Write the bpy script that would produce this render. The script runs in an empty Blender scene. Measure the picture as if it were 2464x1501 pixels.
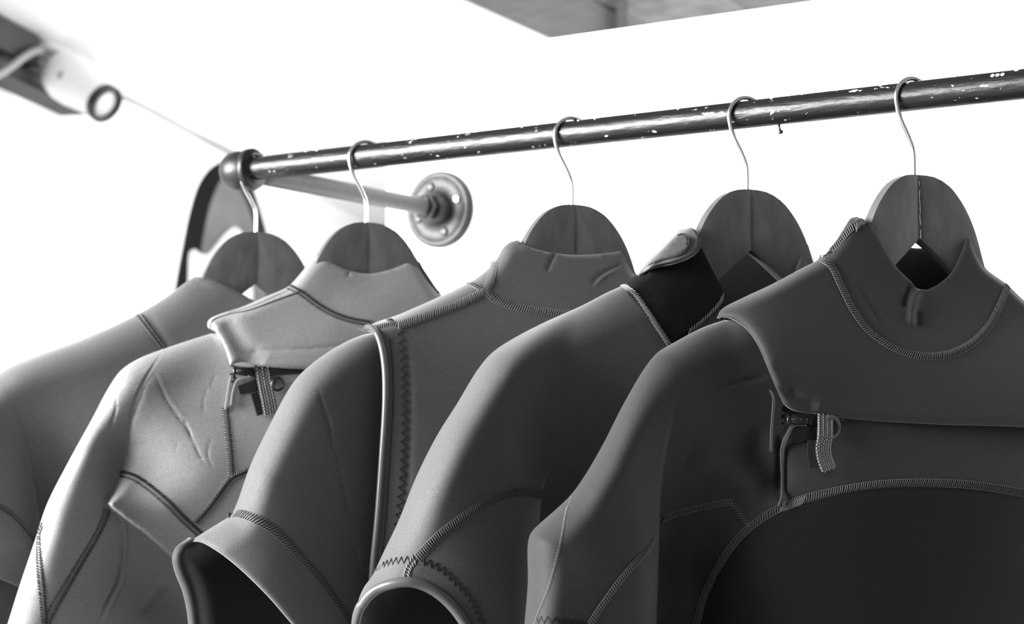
import bpy, bmesh, math, random
import numpy as np
from mathutils import Vector, Matrix
from mathutils.geometry import delaunay_2d_cdt
random.seed(7); rng = np.random.default_rng(7)
S = bpy.context.scene
COL = S.collection

# ------------------------------------------------------------------ camera
FPX = 4500.0; CX, CY = 1232.0, 750.5
TH = math.radians(4.5); AZ = math.atan2(.544, .8395)
RIGHT = np.array([math.cos(AZ), math.sin(AZ), 0.]); FH = np.array([-math.sin(AZ), math.cos(AZ), 0.])
ZUP = np.array([0, 0, 1.])
FWD = FH*math.cos(TH) + ZUP*math.sin(TH); UP = -FH*math.sin(TH) + ZUP*math.cos(TH)
ROD_Z = 1.87
CAM = np.array([0, 0, ROD_Z]) - (RIGHT*-.3137 + UP*.162 + FWD*2.143)
cam_d = bpy.data.cameras.new('camera'); cam = bpy.data.objects.new('camera', cam_d); COL.objects.link(cam)
cam.matrix_world = Matrix(((RIGHT[0], UP[0], -FWD[0], CAM[0]), (RIGHT[1], UP[1], -FWD[1], CAM[1]), (RIGHT[2], UP[2], -FWD[2], CAM[2]), (0, 0, 0, 1)))
cam_d.sensor_fit = 'HORIZONTAL'; cam_d.sensor_width = 36.0; cam_d.lens = 36.0*FPX/2464.0
cam_d.clip_start = .05; cam_d.clip_end = 60
cam_d.dof.use_dof = True; cam_d.dof.focus_distance = 1.62; cam_d.dof.aperture_fstop = 7.0
S.camera = cam

# ------------------------------------------------------------------ world, light, exposure
W = bpy.data.worlds.new('world'); S.world = W; W.use_nodes = True
W.node_tree.nodes['Background'].inputs[0].default_value = (1, 1, 1, 1)
W.node_tree.nodes['Background'].inputs[1].default_value = .22
S.view_settings.view_transform = 'Standard'; S.view_settings.look = 'None'
S.view_settings.gamma = 1.0; S.view_settings.use_curve_mapping = False
S.view_settings.exposure = 0.35

def area(name, r, d, z, tr, td, tz, sx, sy, e):
    """area lamp given as (right, forward, height) from the camera foot, aimed at (tr,td,tz)"""
    p = np.array([CAM[0], CAM[1], 0]) + RIGHT*r + FH*d + ZUP*z
    t = np.array([CAM[0], CAM[1], 0]) + RIGHT*tr + FH*td + ZUP*tz
    l = bpy.data.lights.new(name, 'AREA'); l.shape = 'RECTANGLE'; l.size = sx; l.size_y = sy; l.energy = e
    o = bpy.data.objects.new(name, l); COL.objects.link(o); o.location = p
    o.rotation_euler = Vector(t-p).to_track_quat('-Z', 'Z').to_euler()
    return o
area('window_light', -3.6, .45, 2.3, 0, 1.9, 1.6, 2.4, 2.2, 690)
area('far_fill', 1.7, 4.3, 1.3, -1.2, 4.8, 2.2, 2.0, 2.0, 100)  # added fill lamp, hidden behind the partition, brightens the left wall and ceiling
area('ceiling_fill', -1.9, 3.1, .8, -.7, 4.4, 2.47, 1.4, 1.2, 85)  # second added fill, unseen at the left, aimed up to lift the far ceiling
def area_w(name, p, t, sx, sy, e):
    l = bpy.data.lights.new(name, 'AREA'); l.shape = 'RECTANGLE'; l.size = sx; l.size_y = sy; l.energy = e
    o = bpy.data.objects.new(name, l); COL.objects.link(o); o.location = p
    o.rotation_euler = (Vector(t)-Vector(p)).to_track_quat('-Z', 'Y').to_euler()
    return o
area_w('shop_window', (-1.3, -3.0, 2.35), (-1.3, 0, 2.0), 3.2, .9, 60)

# ------------------------------------------------------------------ projection helpers
def ray(px, py):
    px = np.asarray(px, float); py = np.asarray(py, float)
    return RIGHT*((px-CX)/FPX)[..., None] - UP*((py-CY)/FPX)[..., None] + FWD
def at_plane(px, py, p0, n):
    r = ray(px, py); t = ((np.asarray(p0)-CAM)@n)/(r@n)
    return CAM + r*np.asarray(t)[..., None]
def at_z(px, py, z):
    r = ray(px, py); t = (z-CAM[2])/r[..., 2]
    return CAM + r*np.asarray(t)[..., None]

# ------------------------------------------------------------------ materials
MATS = {}
def mat(name, col, rough=.6, metal=0., sheen=0., grain=0., gscale=900., bump=0., bscale=600., spec=.5, stretch=None, coat=0.):
    if name in MATS: return MATS[name]
    m = bpy.data.materials.new(name); m.use_nodes = True; nt = m.node_tree
    b = nt.nodes['Principled BSDF']
    b.inputs['Base Color'].default_value = (col, col, col, 1); b.inputs['Roughness'].default_value = rough
    b.inputs['Metallic'].default_value = metal; b.inputs['Specular IOR Level'].default_value = spec
    b.inputs['Sheen Weight'].default_value = sheen; b.inputs['Sheen Roughness'].default_value = .4
    b.inputs['Coat Weight'].default_value = coat
    tc = nt.nodes.new('ShaderNodeTexCoord'); src = tc.outputs['Object']
    if stretch:
        mp = nt.nodes.new('ShaderNodeMapping'); mp.inputs['Scale'].default_value = stretch
        nt.links.new(src, mp.inputs[0]); src = mp.outputs[0]
    if grain:
        n = nt.nodes.new('ShaderNodeTexNoise'); n.inputs['Scale'].default_value = gscale; n.inputs['Detail'].default_value = 3
        r = nt.nodes.new('ShaderNodeMapRange'); r.inputs[1].default_value = .3; r.inputs[2].default_value = .7
        r.inputs[3].default_value = col*(1-grain); r.inputs[4].default_value = col*(1+grain)
        nt.links.new(src, n.inputs['Vector']); nt.links.new(n.outputs[0], r.inputs[0]); nt.links.new(r.outputs[0], b.inputs['Base Color'])
    if bump:
        n2 = nt.nodes.new('ShaderNodeTexNoise'); n2.inputs['Scale'].default_value = bscale; n2.inputs['Detail'].default_value = 4
        bp = nt.nodes.new('ShaderNodeBump'); bp.inputs['Strength'].default_value = bump; bp.inputs['Distance'].default_value = .0008
        nt.links.new(src, n2.inputs['Vector']); nt.links.new(n2.outputs[0], bp.inputs['Height']); nt.links.new(bp.outputs[0], b.inputs['Normal'])
    MATS[name] = m
    return m
M_wall = mat('wall_paint', .92, .75, bump=.05, bscale=150)
M_ceil = mat('ceiling_paint', .92, .8)
M_floor = mat('floor_boards', .22, .5, grain=.3, gscale=30, stretch=(1, 8, 1))
M_plank = mat('grey_plank', .13, .7, grain=.35, gscale=14, stretch=(1, 9, 1))
M_beam = mat('dark_beam', .07, .6, grain=.5, gscale=25, stretch=(1, 6, 6))
M_cable = mat('cable', .3, .5); M_white = mat('white_enamel', .85, .35); M_dark = mat('black_ring', .006, .35)
M_lens = mat('lens', .55, .3)
M_bdark = mat('board_rail', .009, .6, spec=.2); M_bdeck = mat('board_deck', .2, .45, grain=.25, gscale=9); M_bwhite = mat('board_white', .9, .4)
M_wire = mat('hook_steel', .8, .22, metal=1.)
M_hang = mat('hanger_wood', .075, .55, grain=.22, gscale=40, stretch=(1, 3, 1), bump=.12, bscale=900)
M_galv = mat('galvanised_pipe', .062, .5, metal=.1, grain=.12, gscale=120)
M_flange = mat('flange_iron', .022, .5, metal=.0, grain=.5, gscale=90, bump=.6, bscale=220)
M_screw = mat('screw_steel', .6, .3, metal=1.)
M_black = mat('zip_black', .012, .25); M_velcro = mat('velcro_loop', .008, .95, grain=.8, gscale=900, bump=1., bscale=1100, spec=.15)
M_web = mat('webbing', .06, .6); M_webl = mat('webbing_thread', .16, .6); M_pipe2 = mat('piping_gloss', .075, .28)
def rod_paint():
    m = bpy.data.materials.new('black_rail_paint'); m.use_nodes = True; nt = m.node_tree; L = nt.links
    b = nt.nodes['Principled BSDF']; b.inputs['Roughness'].default_value = .34; b.inputs['Specular IOR Level'].default_value = .38
    tc = nt.nodes.new('ShaderNodeTexCoord')
    mp = nt.nodes.new('ShaderNodeMapping'); mp.inputs['Scale'].default_value = (.22, 1, 1); L.new(tc.outputs['Object'], mp.inputs[0])
    n = nt.nodes.new('ShaderNodeTexNoise'); n.inputs['Scale'].default_value = 260; n.inputs['Detail'].default_value = 6
    L.new(mp.outputs[0], n.inputs['Vector'])
    bp = nt.nodes.new('ShaderNodeBump'); bp.inputs['Strength'].default_value = .55; bp.inputs['Distance'].default_value = .0012
    L.new(n.outputs[0], bp.inputs['Height']); L.new(bp.outputs[0], b.inputs['Normal'])
    mp2 = nt.nodes.new('ShaderNodeMapping'); mp2.inputs['Scale'].default_value = (.45, 1, 1); L.new(tc.outputs['Object'], mp2.inputs[0])
    c = nt.nodes.new('ShaderNodeTexNoise'); c.inputs['Scale'].default_value = 170; c.inputs['Detail'].default_value = 5; c.inputs['Roughness'].default_value = .65
    L.new(mp2.outputs[0], c.inputs['Vector'])
    rp = nt.nodes.new('ShaderNodeValToRGB'); rp.color_ramp.elements[0].position = .655; rp.color_ramp.elements[0].color = (.007, .007, .007, 1)
    rp.color_ramp.elements[1].position = .67; rp.color_ramp.elements[1].color = (.8, .8, .8, 1)
    L.new(c.outputs[0], rp.inputs[0]); L.new(rp.outputs[0], b.inputs['Base Color'])
    return m
M_rod = rod_paint()

# ------------------------------------------------------------------ object helpers
def tag(o, label=None, cat=None, group=None, kind=None):
    if label: o['label'] = label
    if cat: o['category'] = cat
    if group: o['group'] = group
    if kind: o['kind'] = kind
    return o
def empty(name, loc, label=None, cat=None, group=None):
    o = bpy.data.objects.new(name, None); COL.objects.link(o); o.location = Vector(loc); o.empty_display_size = .05
    return tag(o, label, cat, group)
bpy.context.view_layer.update()
def mesh(name, V, F, m, parent=None, smooth=True, mats=None, fm=None):
    me = bpy.data.meshes.new(name)
    me.from_pydata([tuple(map(float, v)) for v in V], [], [tuple(map(int, f)) for f in F])
    for mm in (mats or [m]): me.materials.append(mm)
    if fm is not None: me.polygons.foreach_set('material_index', np.asarray(fm, dtype=np.int32))
    if smooth: me.polygons.foreach_set('use_smooth', [True]*len(me.polygons))
    me.update()
    o = bpy.data.objects.new(name, me); COL.objects.link(o)
    if parent is not None:
        o.parent = parent
        top = parent; off = Vector((0, 0, 0))
        while top is not None:
            off = off + top.location; top = top.parent
        o.matrix_parent_inverse = Matrix.Identity(4)
        me.transform(Matrix.Translation(-off))
    return o
class MB:
    """collects geometry for one mesh"""
    def __init__(s): s.V = []; s.F = []; s.I = []
    def add(s, V, F, i=0):
        k = len(s.V); s.V += [np.asarray(v, float) for v in V]; s.F += [tuple(k+a for a in f) for f in F]; s.I += [i]*len(F); return s
    def build(s, name, m, parent=None, smooth=True, mats=None):
        return mesh(name, s.V, s.F, m, parent, smooth, mats, s.I if mats else None)
def nrm(v):
    v = np.asarray(v, float); return v/(np.linalg.norm(v)+1e-12)
def tube(pts, r, k=10, caps=True, flat=None, up=None):
    """sweep; r scalar or list. flat=(wide, thin, normals) gives an elliptical section"""
    P = np.asarray(pts, float); n = len(P)
    T = np.gradient(P, axis=0); T /= (np.linalg.norm(T, axis=1)[:, None]+1e-12)
    ref = np.array([0, 0, 1.]) if abs(T[0][2]) < .9 else np.array([1., 0, 0])
    if up is not None: ref = np.asarray(up, float)
    nn = nrm(ref - T[0]*(ref@T[0])); V = []; F = []
    rr = np.full(n, r) if np.isscalar(r) else np.asarray(r)
    for i in range(n):
        nn = nrm(nn - T[i]*(nn@T[i])); bb = np.cross(T[i], nn)
        for j in range(k):
            a = 2*math.pi*j/k; V.append(P[i] + rr[i]*(math.cos(a)*nn + math.sin(a)*bb))
    for i in range(n-1):
        for j in range(k):
            j2 = (j+1) % k; F.append((i*k+j, i*k+j2, (i+1)*k+j2, (i+1)*k+j))
    if caps: F.append(tuple(range(k-1, -1, -1))); F.append(tuple((n-1)*k+j for j in range(k)))
    return V, F
def lathe(prof, origin, axis, k=32, caps=True):
    """prof: list of (t, r) along axis"""
    a = nrm(axis); ref = np.array([0, 0, 1.]) if abs(a[2]) < .9 else np.array([1., 0, 0])
    u = nrm(np.cross(ref, a)); w = np.cross(a, u); V = []; F = []
    for t, r in prof:
        for j in range(k):
            g = 2*math.pi*j/k; V.append(np.asarray(origin)+a*t+r*(math.cos(g)*u+math.sin(g)*w))
    for i in range(len(prof)-1):
        for j in range(k):
            j2 = (j+1) % k; F.append((i*k+j, i*k+j2, (i+1)*k+j2, (i+1)*k+j))
    if caps: F.append(tuple(range(k-1, -1, -1))); F.append(tuple((len(prof)-1)*k+j for j in range(k)))
    return V, F
def box8(c, ax, ay, az):
    c = np.asarray(c, float); V = [c+sx*ax+sy*ay+sz*az for sx in (-1, 1) for sy in (-1, 1) for sz in (-1, 1)]
    return V, [(0, 1, 3, 2), (4, 6, 7, 5), (0, 4, 5, 1), (2, 3, 7, 6), (0, 2, 6, 4), (1, 5, 7, 3)]
def bevel(o, w, seg=2, ang=35):
    b = o.modifiers.new('bevel', 'BEVEL'); b.width = w; b.segments = seg; b.limit_method = 'ANGLE'; b.angle_limit = math.radians(ang); return o
def spline(pts, step=6.):
    """Catmull-Rom through 2-D/3-D points, resampled about every `step`"""
    P = np.asarray(pts, float)
    if len(P) == 2:
        n = max(1, int(np.linalg.norm(P[1]-P[0])/step)); return P[0]+(P[1]-P[0])*np.linspace(0, 1, n+1)[:, None]
    Q = np.vstack([2*P[0]-P[1], P, 2*P[-1]-P[-2]]); out = []
    for i in range(1, len(Q)-2):
        p0, p1, p2, p3 = Q[i-1:i+3]; d = np.linalg.norm(p2-p1); n = max(2, int(d/step))
        t0 = 0; al = .5
        t1 = t0+max(np.linalg.norm(p1-p0), 1e-6)**al; t2 = t1+max(d, 1e-6)**al; t3 = t2+max(np.linalg.norm(p3-p2), 1e-6)**al
        t = np.linspace(t1, t2, n, endpoint=False)[:, None]
        A1 = (t1-t)/(t1-t0)*p0+(t-t0)/(t1-t0)*p1; A2 = (t2-t)/(t2-t1)*p1+(t-t1)/(t2-t1)*p2; A3 = (t3-t)/(t3-t2)*p2+(t-t2)/(t3-t2)*p3
        B1 = (t2-t)/(t2-t0)*A1+(t-t0)/(t2-t0)*A2; B2 = (t3-t)/(t3-t1)*A2+(t-t1)/(t3-t1)*A3
        out.append((t2-t)/(t2-t1)*B1+(t-t1)/(t2-t1)*B2)
    out.append(P[-1:]); return np.vstack(out)
def seg_dist(P, L):
    """distance of points to polyline, with the arc parameter (vertex index units)"""
    P = np.asarray(P, float); best = np.full(len(P), 1e9); par = np.zeros(len(P))
    for i in range(len(L)-1):
        a, b = L[i], L[i+1]; ab = b-a; t = np.clip(((P-a)@ab)/max(ab@ab, 1e-9), 0, 1)
        d = np.hypot(*(P-(a+t[:, None]*ab)).T); m = d < best; best[m] = d[m]; par[m] = i+t[m]
    return best, par
def inside(P, poly):
    x, y = P[:, 0], P[:, 1]; c = np.zeros(len(P), bool); n = len(poly)
    for i in range(n):
        x1, y1 = poly[i]; x2, y2 = poly[(i+1) % n]
        if y1 == y2: continue
        m = ((y1 > y) != (y2 > y)) & (x < (x2-x1)*(y-y1)/(y2-y1)+x1); c ^= m
    return c
class TPS:
    def __init__(s, C, lam=4e-3):
        C = np.asarray(C, float); s.c = C[:, :2]/1000.; n = len(C)
        K = s.k(np.hypot(*(s.c[:, None]-s.c[None]).transpose(2, 0, 1)))+lam*np.eye(n)
        Pm = np.hstack([np.ones((n, 1)), s.c]); A = np.block([[K, Pm], [Pm.T, np.zeros((3, 3))]])
        s.w = np.linalg.solve(A, np.concatenate([C[:, 2], np.zeros(3)]))
    @staticmethod
    def k(r): return np.where(r > 1e-9, r*r*np.log(np.maximum(r, 1e-9)), 0)
    def __call__(s, P):
        q = np.asarray(P, float)/1000.; r = np.hypot(*(q[:, None]-s.c[None]).transpose(2, 0, 1))
        return s.k(r)@s.w[:-3]+s.w[-3]+q@s.w[-2:]
def prof(t): return np.sqrt(np.clip(1-(1-np.clip(t, 0, 1))**2, 0, 1))

# ------------------------------------------------------------------ cloth pieces (front and back panel of a hanging suit)
class Step:
    """a layer edge: everything inside `edge`+`close` stands forward by the amount given along the edge"""
    def __init__(s, edge, close, R):
        e = np.array([tuple(q)+((R,) if len(q) == 3 else ()) for q in edge], float); s.L = e[:, :2]; s.a = e[:, 2]; s.Rv = e[:, 3]; s.poly = np.vstack([s.L, np.asarray(close, float)]); s.R = R
    def __call__(s, P):
        d, p = seg_dist(P, s.L); E = spline(np.column_stack([s.L, s.a]), 12)
        w = 1/(((P[:, None, 0]-E[None, :, 0])**2+(P[:, None, 1]-E[None, :, 1])**2)+60)**1.5; a = (w@E[:, 2])/w.sum(1)
        c = np.vstack([s.L[-1:], s.poly[len(s.L):], s.L[:1]]); t = np.clip(seg_dist(P, c)[0]/150., 0, 1)
        return np.where(inside(P, s.poly), a*prof(d/np.interp(p, np.arange(len(s.Rv)), s.Rv))*t*t*(3-2*t), 0)
    def pts(s):
        L = spline(s.L, 7); return offs(L, (-26, -14, -7, -3, -1, 1, 2.5, 5, 9, 15, 25))
class Crease:
    def __init__(s, pts, amp, w): s.L = spline(pts, 8); s.amp = amp; s.w = w
    def __call__(s, P):
        d, p = seg_dist(P, s.L); n = len(s.L)-1; u = p/n
        return s.amp*np.exp(-(d/s.w)**2)*np.clip(np.minimum(u, 1-u)*5, 0, 1)
    def pts(s): return offs(s.L, [s.w*k for k in (-1.8, -1.1, -.5, 0, .5, 1.1, 1.8)])
def offs(L, ds):
    T = np.gradient(L, axis=0); T /= np.linalg.norm(T, axis=1)[:, None]+1e-9; N = np.stack([-T[:, 1], T[:, 0]], 1)
    return np.vstack([L+N*d for d in ds])
class Suit:
    def __init__(s, hook_px, phi=25., name='', label='', col=.1, group='wetsuits on the rail'):
        lo, hi = -.5, 1.6
        for _ in range(50):
            m = (lo+hi)/2; d = np.array([m, 0, ROD_Z])-CAM
            if CX+FPX*(d@RIGHT)/(d@FWD) < hook_px: lo = m
            else: hi = m
        s.p0 = np.array([lo, 0, ROD_Z]); ph = math.radians(phi)
        s.u = RIGHT*math.cos(ph)+FH*math.sin(ph); s.n = RIGHT*math.sin(ph)-FH*math.cos(ph)
        s.root = empty(name, (s.p0[0], s.p0[1], .9), label, 'wetsuit', group) if name else None
    def pos(s, P, h):
        P = np.asarray(P, float).reshape(-1, 2); h = np.broadcast_to(np.asarray(h, float), (len(P),))/1000.
        r = ray(P[:, 0], P[:, 1]); t = ((s.p0-CAM)@s.n+h)/(r@s.n)
        return CAM+r*t[:, None]
def outline(runs):
    pts = []; Rs = []
    for kind, R, p in runs:
        q = spline(p, 7 if kind == 'r' else 6); R = R if kind == 'r' else (-R if kind == 'e' else 0)
        keep = [0]
        for i in range(1, len(q)):       # coarser outside the frame
            lim = 5 if (-60 < q[i][0] < 2530 and q[i][1] < 1540) else 40
            if np.linalg.norm(q[i]-q[keep[-1]]) >= lim or i == len(q)-1: keep.append(i)
        q = q[keep]; pts.append(q[:-1]); Rs += [R]*(len(q)-1)
    return np.vstack(pts), np.array(Rs, float)
class Piece:
    def __init__(s, suit, runs, ctrl, feats=(), back=40., back_runs=None, base=None, add=0., grid=10, thick=3.5, drop=6.):
        s.drop = drop
        s.su = suit; s.runs = runs; s.feats = list(feats); s.back = back; s.back_runs = back_runs or runs
        s.tps = TPS(ctrl) if ctrl is not None else None; s.base = base; s.add = add; s.grid = grid; s.thick = thick
        s.poly, s.R = outline(runs); s.bpoly, s.bR = outline(s.back_runs)
    @staticmethod
    def _prof(P, poly, R):
        n = len(poly); out = np.ones(len(P))
        for i in range(n):
            if R[i] <= 0: continue
            a, b = poly[i], poly[(i+1) % n]; ab = b-a; t = np.clip(((P-a)@ab)/max(ab@ab, 1e-9), 0, 1)
            d = np.hypot(*(P-(a+t[:, None]*ab)).T); np.minimum(out, d/R[i], out=out)
        return prof(out)
    def raw(s, P):
        h = s.tps(P) if s.tps else s.base.raw(P)
        for f in s.feats: h = h+f(P)
        return h+s.add
    def H(s, P):
        P = np.asarray(P, float).reshape(-1, 2); h = s.raw(P)*s._prof(P, s.poly, s.R)
        if (s.R < 0).any(): h = h-s.drop*(1-s._prof(P, s.poly, -s.R))
        return h
    def HB(s, P):
        b = s.back(P) if callable(s.back) else s.back
        return -b*s._prof(P, s.bpoly, s.bR)
    def _tri(s, poly, R, feats):
        pts = [np.zeros((0, 2))]
        g = s.grid; lo = poly.min(0); hi = poly.max(0)
        def hexgrid(x0, x1, y0, y1, g):
            ys = np.arange(y0, y1, g*.866); q = []
            for k, y in enumerate(ys):
                xs = np.arange(x0+(g/2 if k % 2 else 0), x1, g); q.append(np.stack([xs, np.full(len(xs), y)], 1))
            return np.vstack(q) if q else np.zeros((0, 2))
        vx0, vx1, vy1 = max(lo[0], -50), min(hi[0], 2520), min(hi[1], 1530)
        G = hexgrid(vx0, vx1, lo[1], vy1, g); G = G+rng.uniform(-.1, .1, G.shape)*g
        far = hexgrid(lo[0], hi[0], lo[1], hi[1], 45)
        far = far[(far[:, 0] < vx0-20) | (far[:, 0] > vx1+20) | (far[:, 1] > vy1+20)]
        closed = np.vstack([poly, poly[:1]])
        T = np.roll(poly, -1, 0)-np.roll(poly, 1, 0); T /= np.linalg.norm(T, axis=1)[:, None]+1e-9; N = np.stack([-T[:, 1], T[:, 0]], 1)
        area2 = np.sum(poly[:, 0]*np.roll(poly[:, 1], -1)-np.roll(poly[:, 0], -1)*poly[:, 1])
        if area2 < 0: N = -N
        for d in (1.2, 3.2, 6.5, 11, 18, 27):
            m = (R != 0); q = poly[m]+N[m]*d
            dist, _ = seg_dist(q, closed); pts.append(q[dist > d*.85])
        rings = np.vstack(pts)
        fp = [f.pts() for f in feats]; fp = np.vstack(fp) if fp else np.zeros((0, 2))
        cand = np.vstack([G, far]); d, par = seg_dist(cand, closed)
        near = R[np.clip(par.astype(int), 0, len(R)-1)] != 0
        cand = cand[np.where(near, d > 30, d > 5)]
        if len(fp):
            d, _ = seg_dist(fp, closed); fp = fp[d > 3]
        P = np.vstack([rings, fp, cand]); P = P[inside(P, poly)]
        key = np.unique(np.round(P/1.8).astype(int), axis=0, return_index=True)[1]; P = P[np.sort(key)]
        n = len(poly); vin = [Vector(p) for p in poly]+[Vector(p) for p in P]
        r = delaunay_2d_cdt(vin, [], [list(range(n))], 1, 1e-4)
        V = np.array([tuple(v) for v in r[0]]); F = np.array([f for f in r[2] if len(f) == 3])
        a = V[F[:, 1]]-V[F[:, 0]]; b = V[F[:, 2]]-V[F[:, 0]]; flip = (a[:, 0]*b[:, 1]-a[:, 1]*b[:, 0]) > 0
        F[flip] = F[flip][:, ::-1]         # counter-clockwise seen from the camera (pixel y points down)
        return V, F
    def build(s, name, m, parent, back=True, mats=None, matfn=None):
        V, F = s._tri(s.poly, s.R, s.feats); P3 = s.su.pos(V, s.H(V)); VV = [P3]; FF = [F]; px = [V]
        if back:
            VB, FB = s._tri(s.bpoly, s.bR, []); VV.append(s.su.pos(VB, s.HB(VB))); FF.append(FB[:, ::-1]+len(V)); px.append(VB)
        VV = np.vstack(VV); FF = np.vstack(FF); px = np.vstack(px)
        fm = None
        if matfn is not None: fm = matfn(px[FF].mean(1)).astype(np.int32)
        mats = list(mats or [m])+[NIN]*len(mats or [m])
        o = mesh(name, VV, FF, m, parent, True, mats, fm if fm is not None else np.zeros(len(FF)))
        bm = bmesh.new(); bm.from_mesh(o.data); bmesh.ops.remove_doubles(bm, verts=bm.verts, dist=2e-4)
        bm.to_mesh(o.data); bm.free()
        if s.thick:
            md = o.modifiers.new('neoprene', 'SOLIDIFY'); md.thickness = s.thick/1000.; md.offset = -1.; md.use_even_offset = False; md.material_offset = len(mats)//2
        return o
    def surf(s, P, up=0.):
        P = np.asarray(P, float).reshape(-1, 2); p = s.su.pos(P, s.H(P))
        e = 3.; gx = s.su.pos(P+[e, 0], s.H(P+[e, 0]))-s.su.pos(P-[e, 0], s.H(P-[e, 0])); gy = s.su.pos(P+[0, e], s.H(P+[0, e]))-s.su.pos(P-[0, e], s.H(P-[0, e]))
        n = np.cross(gy, gx); n /= np.linalg.norm(n, axis=1)[:, None]+1e-12
        n[(n@s.su.n) < 0] *= -1
        n = n+s.su.n*.35; n /= np.linalg.norm(n, axis=1)[:, None]
        return p+n*up/1000., n
    # --- stitched seams lying on the surface
    def seam(s, pts, w=6., h=1.3, band=None, thread=None, spacing=2.4, slant=.5, parent=None, style='flat', tr=.42, name='seam'):
        parent = parent or s.su.root
        L = spline(pts, 5.); p, n = s.surf(L, .2)
        T = np.gradient(p, axis=0); T /= np.linalg.norm(T, axis=1)[:, None]+1e-12; B = np.cross(n, T); B /= np.linalg.norm(B, axis=1)[:, None]+1e-12
        host = parent
        if band is not None:
            V = []; F = []; k = 7
            for i in range(len(p)):
                for j in range(k):
                    a = math.pi*j/(k-1); V.append(p[i]+B[i]*(w/2000.*math.cos(a))+n[i]*((h*math.sin(a)-.9)/1000.))
            for i in range(len(p)-1):
                for j in range(k-1): F.append((i*k+j, i*k+j+1, (i+1)*k+j+1, (i+1)*k+j))
            host = mesh(name, V, F, band, parent)
        if thread is None: return host
        arc = np.concatenate([[0], np.cumsum(np.linalg.norm(np.diff(p, axis=0), axis=1))])*1000.
        def at(sv):
            f = lambda A: np.stack([np.interp(sv, arc, A[:, c]) for c in range(3)], -1)
            return f(p), f(n), f(T), f(B)
        mb = MB()
        if style in ('flat', 'dots'):
            for sv in np.arange(spacing*.5, arc[-1], spacing):
                q, nn, tt, bb = at(sv+rng.uniform(-.1, .1)*spacing); path = []
                if style == 'dots' and band is not None and w > 5.5:
                    for c0, c1 in ((.15, 1.0), (-.55, -1.05)):
                        path = [q+bb*(c*w/2000.)+tt*((c-c0)*slant*2.2*spacing/1000.)+nn*((h*math.sqrt(max(0, 1-(c*.93)**2))-.2)/1000.) for c in np.linspace(c0, c1, 4)]
                        V, F = tube(path, (tr*1.5 if c0 > 0 else tr*1.35)/1000., 6, True); mb.add(V, F)
                    continue
                for c in (-1, -.55, 0, .55, 1):
                    hh = h*math.sqrt(max(0, 1-(c*.93)**2))+.25
                    path.append(q+bb*(c*w/2000.)+tt*(c*slant*spacing/1000.)+nn*((hh-.55)/1000.))
                V, F = tube(path, tr/1000., 5, False); mb.add(V, F)
            if style == 'flat':
                for sgn in (-1, 1):
                    path = [p[i]+B[i]*sgn*w/2000.+n[i]*(.25/1000.) for i in range(len(p))]; V, F = tube(path, tr*.85/1000., 5, False); mb.add(V, F)
        elif style == 'zig':
            path = []; sg = 1
            for sv in np.arange(0, arc[-1], spacing/2):
                q, nn, tt, bb = at(sv); path.append(q+bb*(sg*w/2000.)+nn*(.15/1000.)); sg = -sg
            V, F = tube(np.array(path), tr/1000., 5, False); mb.add(V, F)
        elif style == 'run':
            for sv in np.arange(0, arc[-1]-spacing, spacing):
                q0, n0, _, b0 = at(sv); q1, n1, _, b1 = at(sv+spacing*.35); q2, n2, _, b2 = at(sv+spacing*.72)
                V, F = tube([q0-n0*.0003, q1+n1*.0004, q2-n2*.0003], tr/1000., 5, False); mb.add(V, F)
        o = mb.build('stitching' if host is not parent else name, thread, host)
        tag(o, kind='stuff')
        return host
    def cord(s, pts, r, m, name, up=0., parent=None, k=10):
        L = spline(pts, 6.); p, n = s.surf(L, up); V, F = tube(p, r/1000., k); return mesh(name, V, F, m, parent or s.su.root)
    def bar(s, P, w, mtl, thick=1.5, name='bar_tack', parent=None):
        pass

# ================================================================== the setting
WALL_Y = .403
def boxmesh(name, lo, hi, m, parent=None, kind=None):
    lo = np.array(lo); hi = np.array(hi); c = (lo+hi)/2; d = (hi-lo)/2
    V, F = box8(c, np.array([d[0], 0, 0]), np.array([0, d[1], 0]), np.array([0, 0, d[2]])); o = mesh(name, V, F, m, parent, False)
    if kind: o['kind'] = kind
    return o
CEIL = 2.47
boxmesh('floor', (-6.5, -4.5, -.1), (4.5, 7.5, 0), M_floor, kind='structure')
wb = boxmesh('wall_back', (-.092, WALL_Y, 0), (2.6, WALL_Y+.11, 2.078), M_wall, kind='structure')
# a shallow capping board along the top of the partition
boxmesh('trim_1', (-.092, WALL_Y-.004, 2.0585), (2.6, WALL_Y, 2.078), M_wall, kind='structure')
bevel(wb, .004)
A_ = at_z(0, 80, CEIL); B_ = at_z(560, 370, CEIL); ld = nrm(B_-A_); ln = nrm(np.cross(ld, ZUP))
if ln@(CAM-A_) < 0: ln = -ln
def wallbox(name, s0, s1, n0, n1, z0, z1, m, parent=None, kind=None):
    c = A_+ld*(s0+s1)/2+ln*(n0+n1)/2; c[2] = (z0+z1)/2
    V, F = box8(c, ld*(s1-s0)/2, ln*(n1-n0)/2, ZUP*(z1-z0)/2); o = mesh(name, V, F, m, parent, False)
    if kind: o['kind'] = kind
    return o
wallbox('wall_left', -1.9, 4.3, -.1, 0, 0, CEIL, M_wall, kind='structure')
cc = CAM+FH*5.1+RIGHT*.3; cc[2] = CEIL+.05
V, F = box8(cc, RIGHT*3.6, FH*2.3, ZUP*.05); mesh('ceiling', V, F, M_ceil, None, False)['kind'] = 'structure'
# settling crack line where the left wall meets the ceiling
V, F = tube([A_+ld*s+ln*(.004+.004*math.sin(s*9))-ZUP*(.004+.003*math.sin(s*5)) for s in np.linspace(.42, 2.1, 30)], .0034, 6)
tag(mesh('trim_2', V, F, mat('caulk', .06, .8)), kind='structure')
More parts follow.
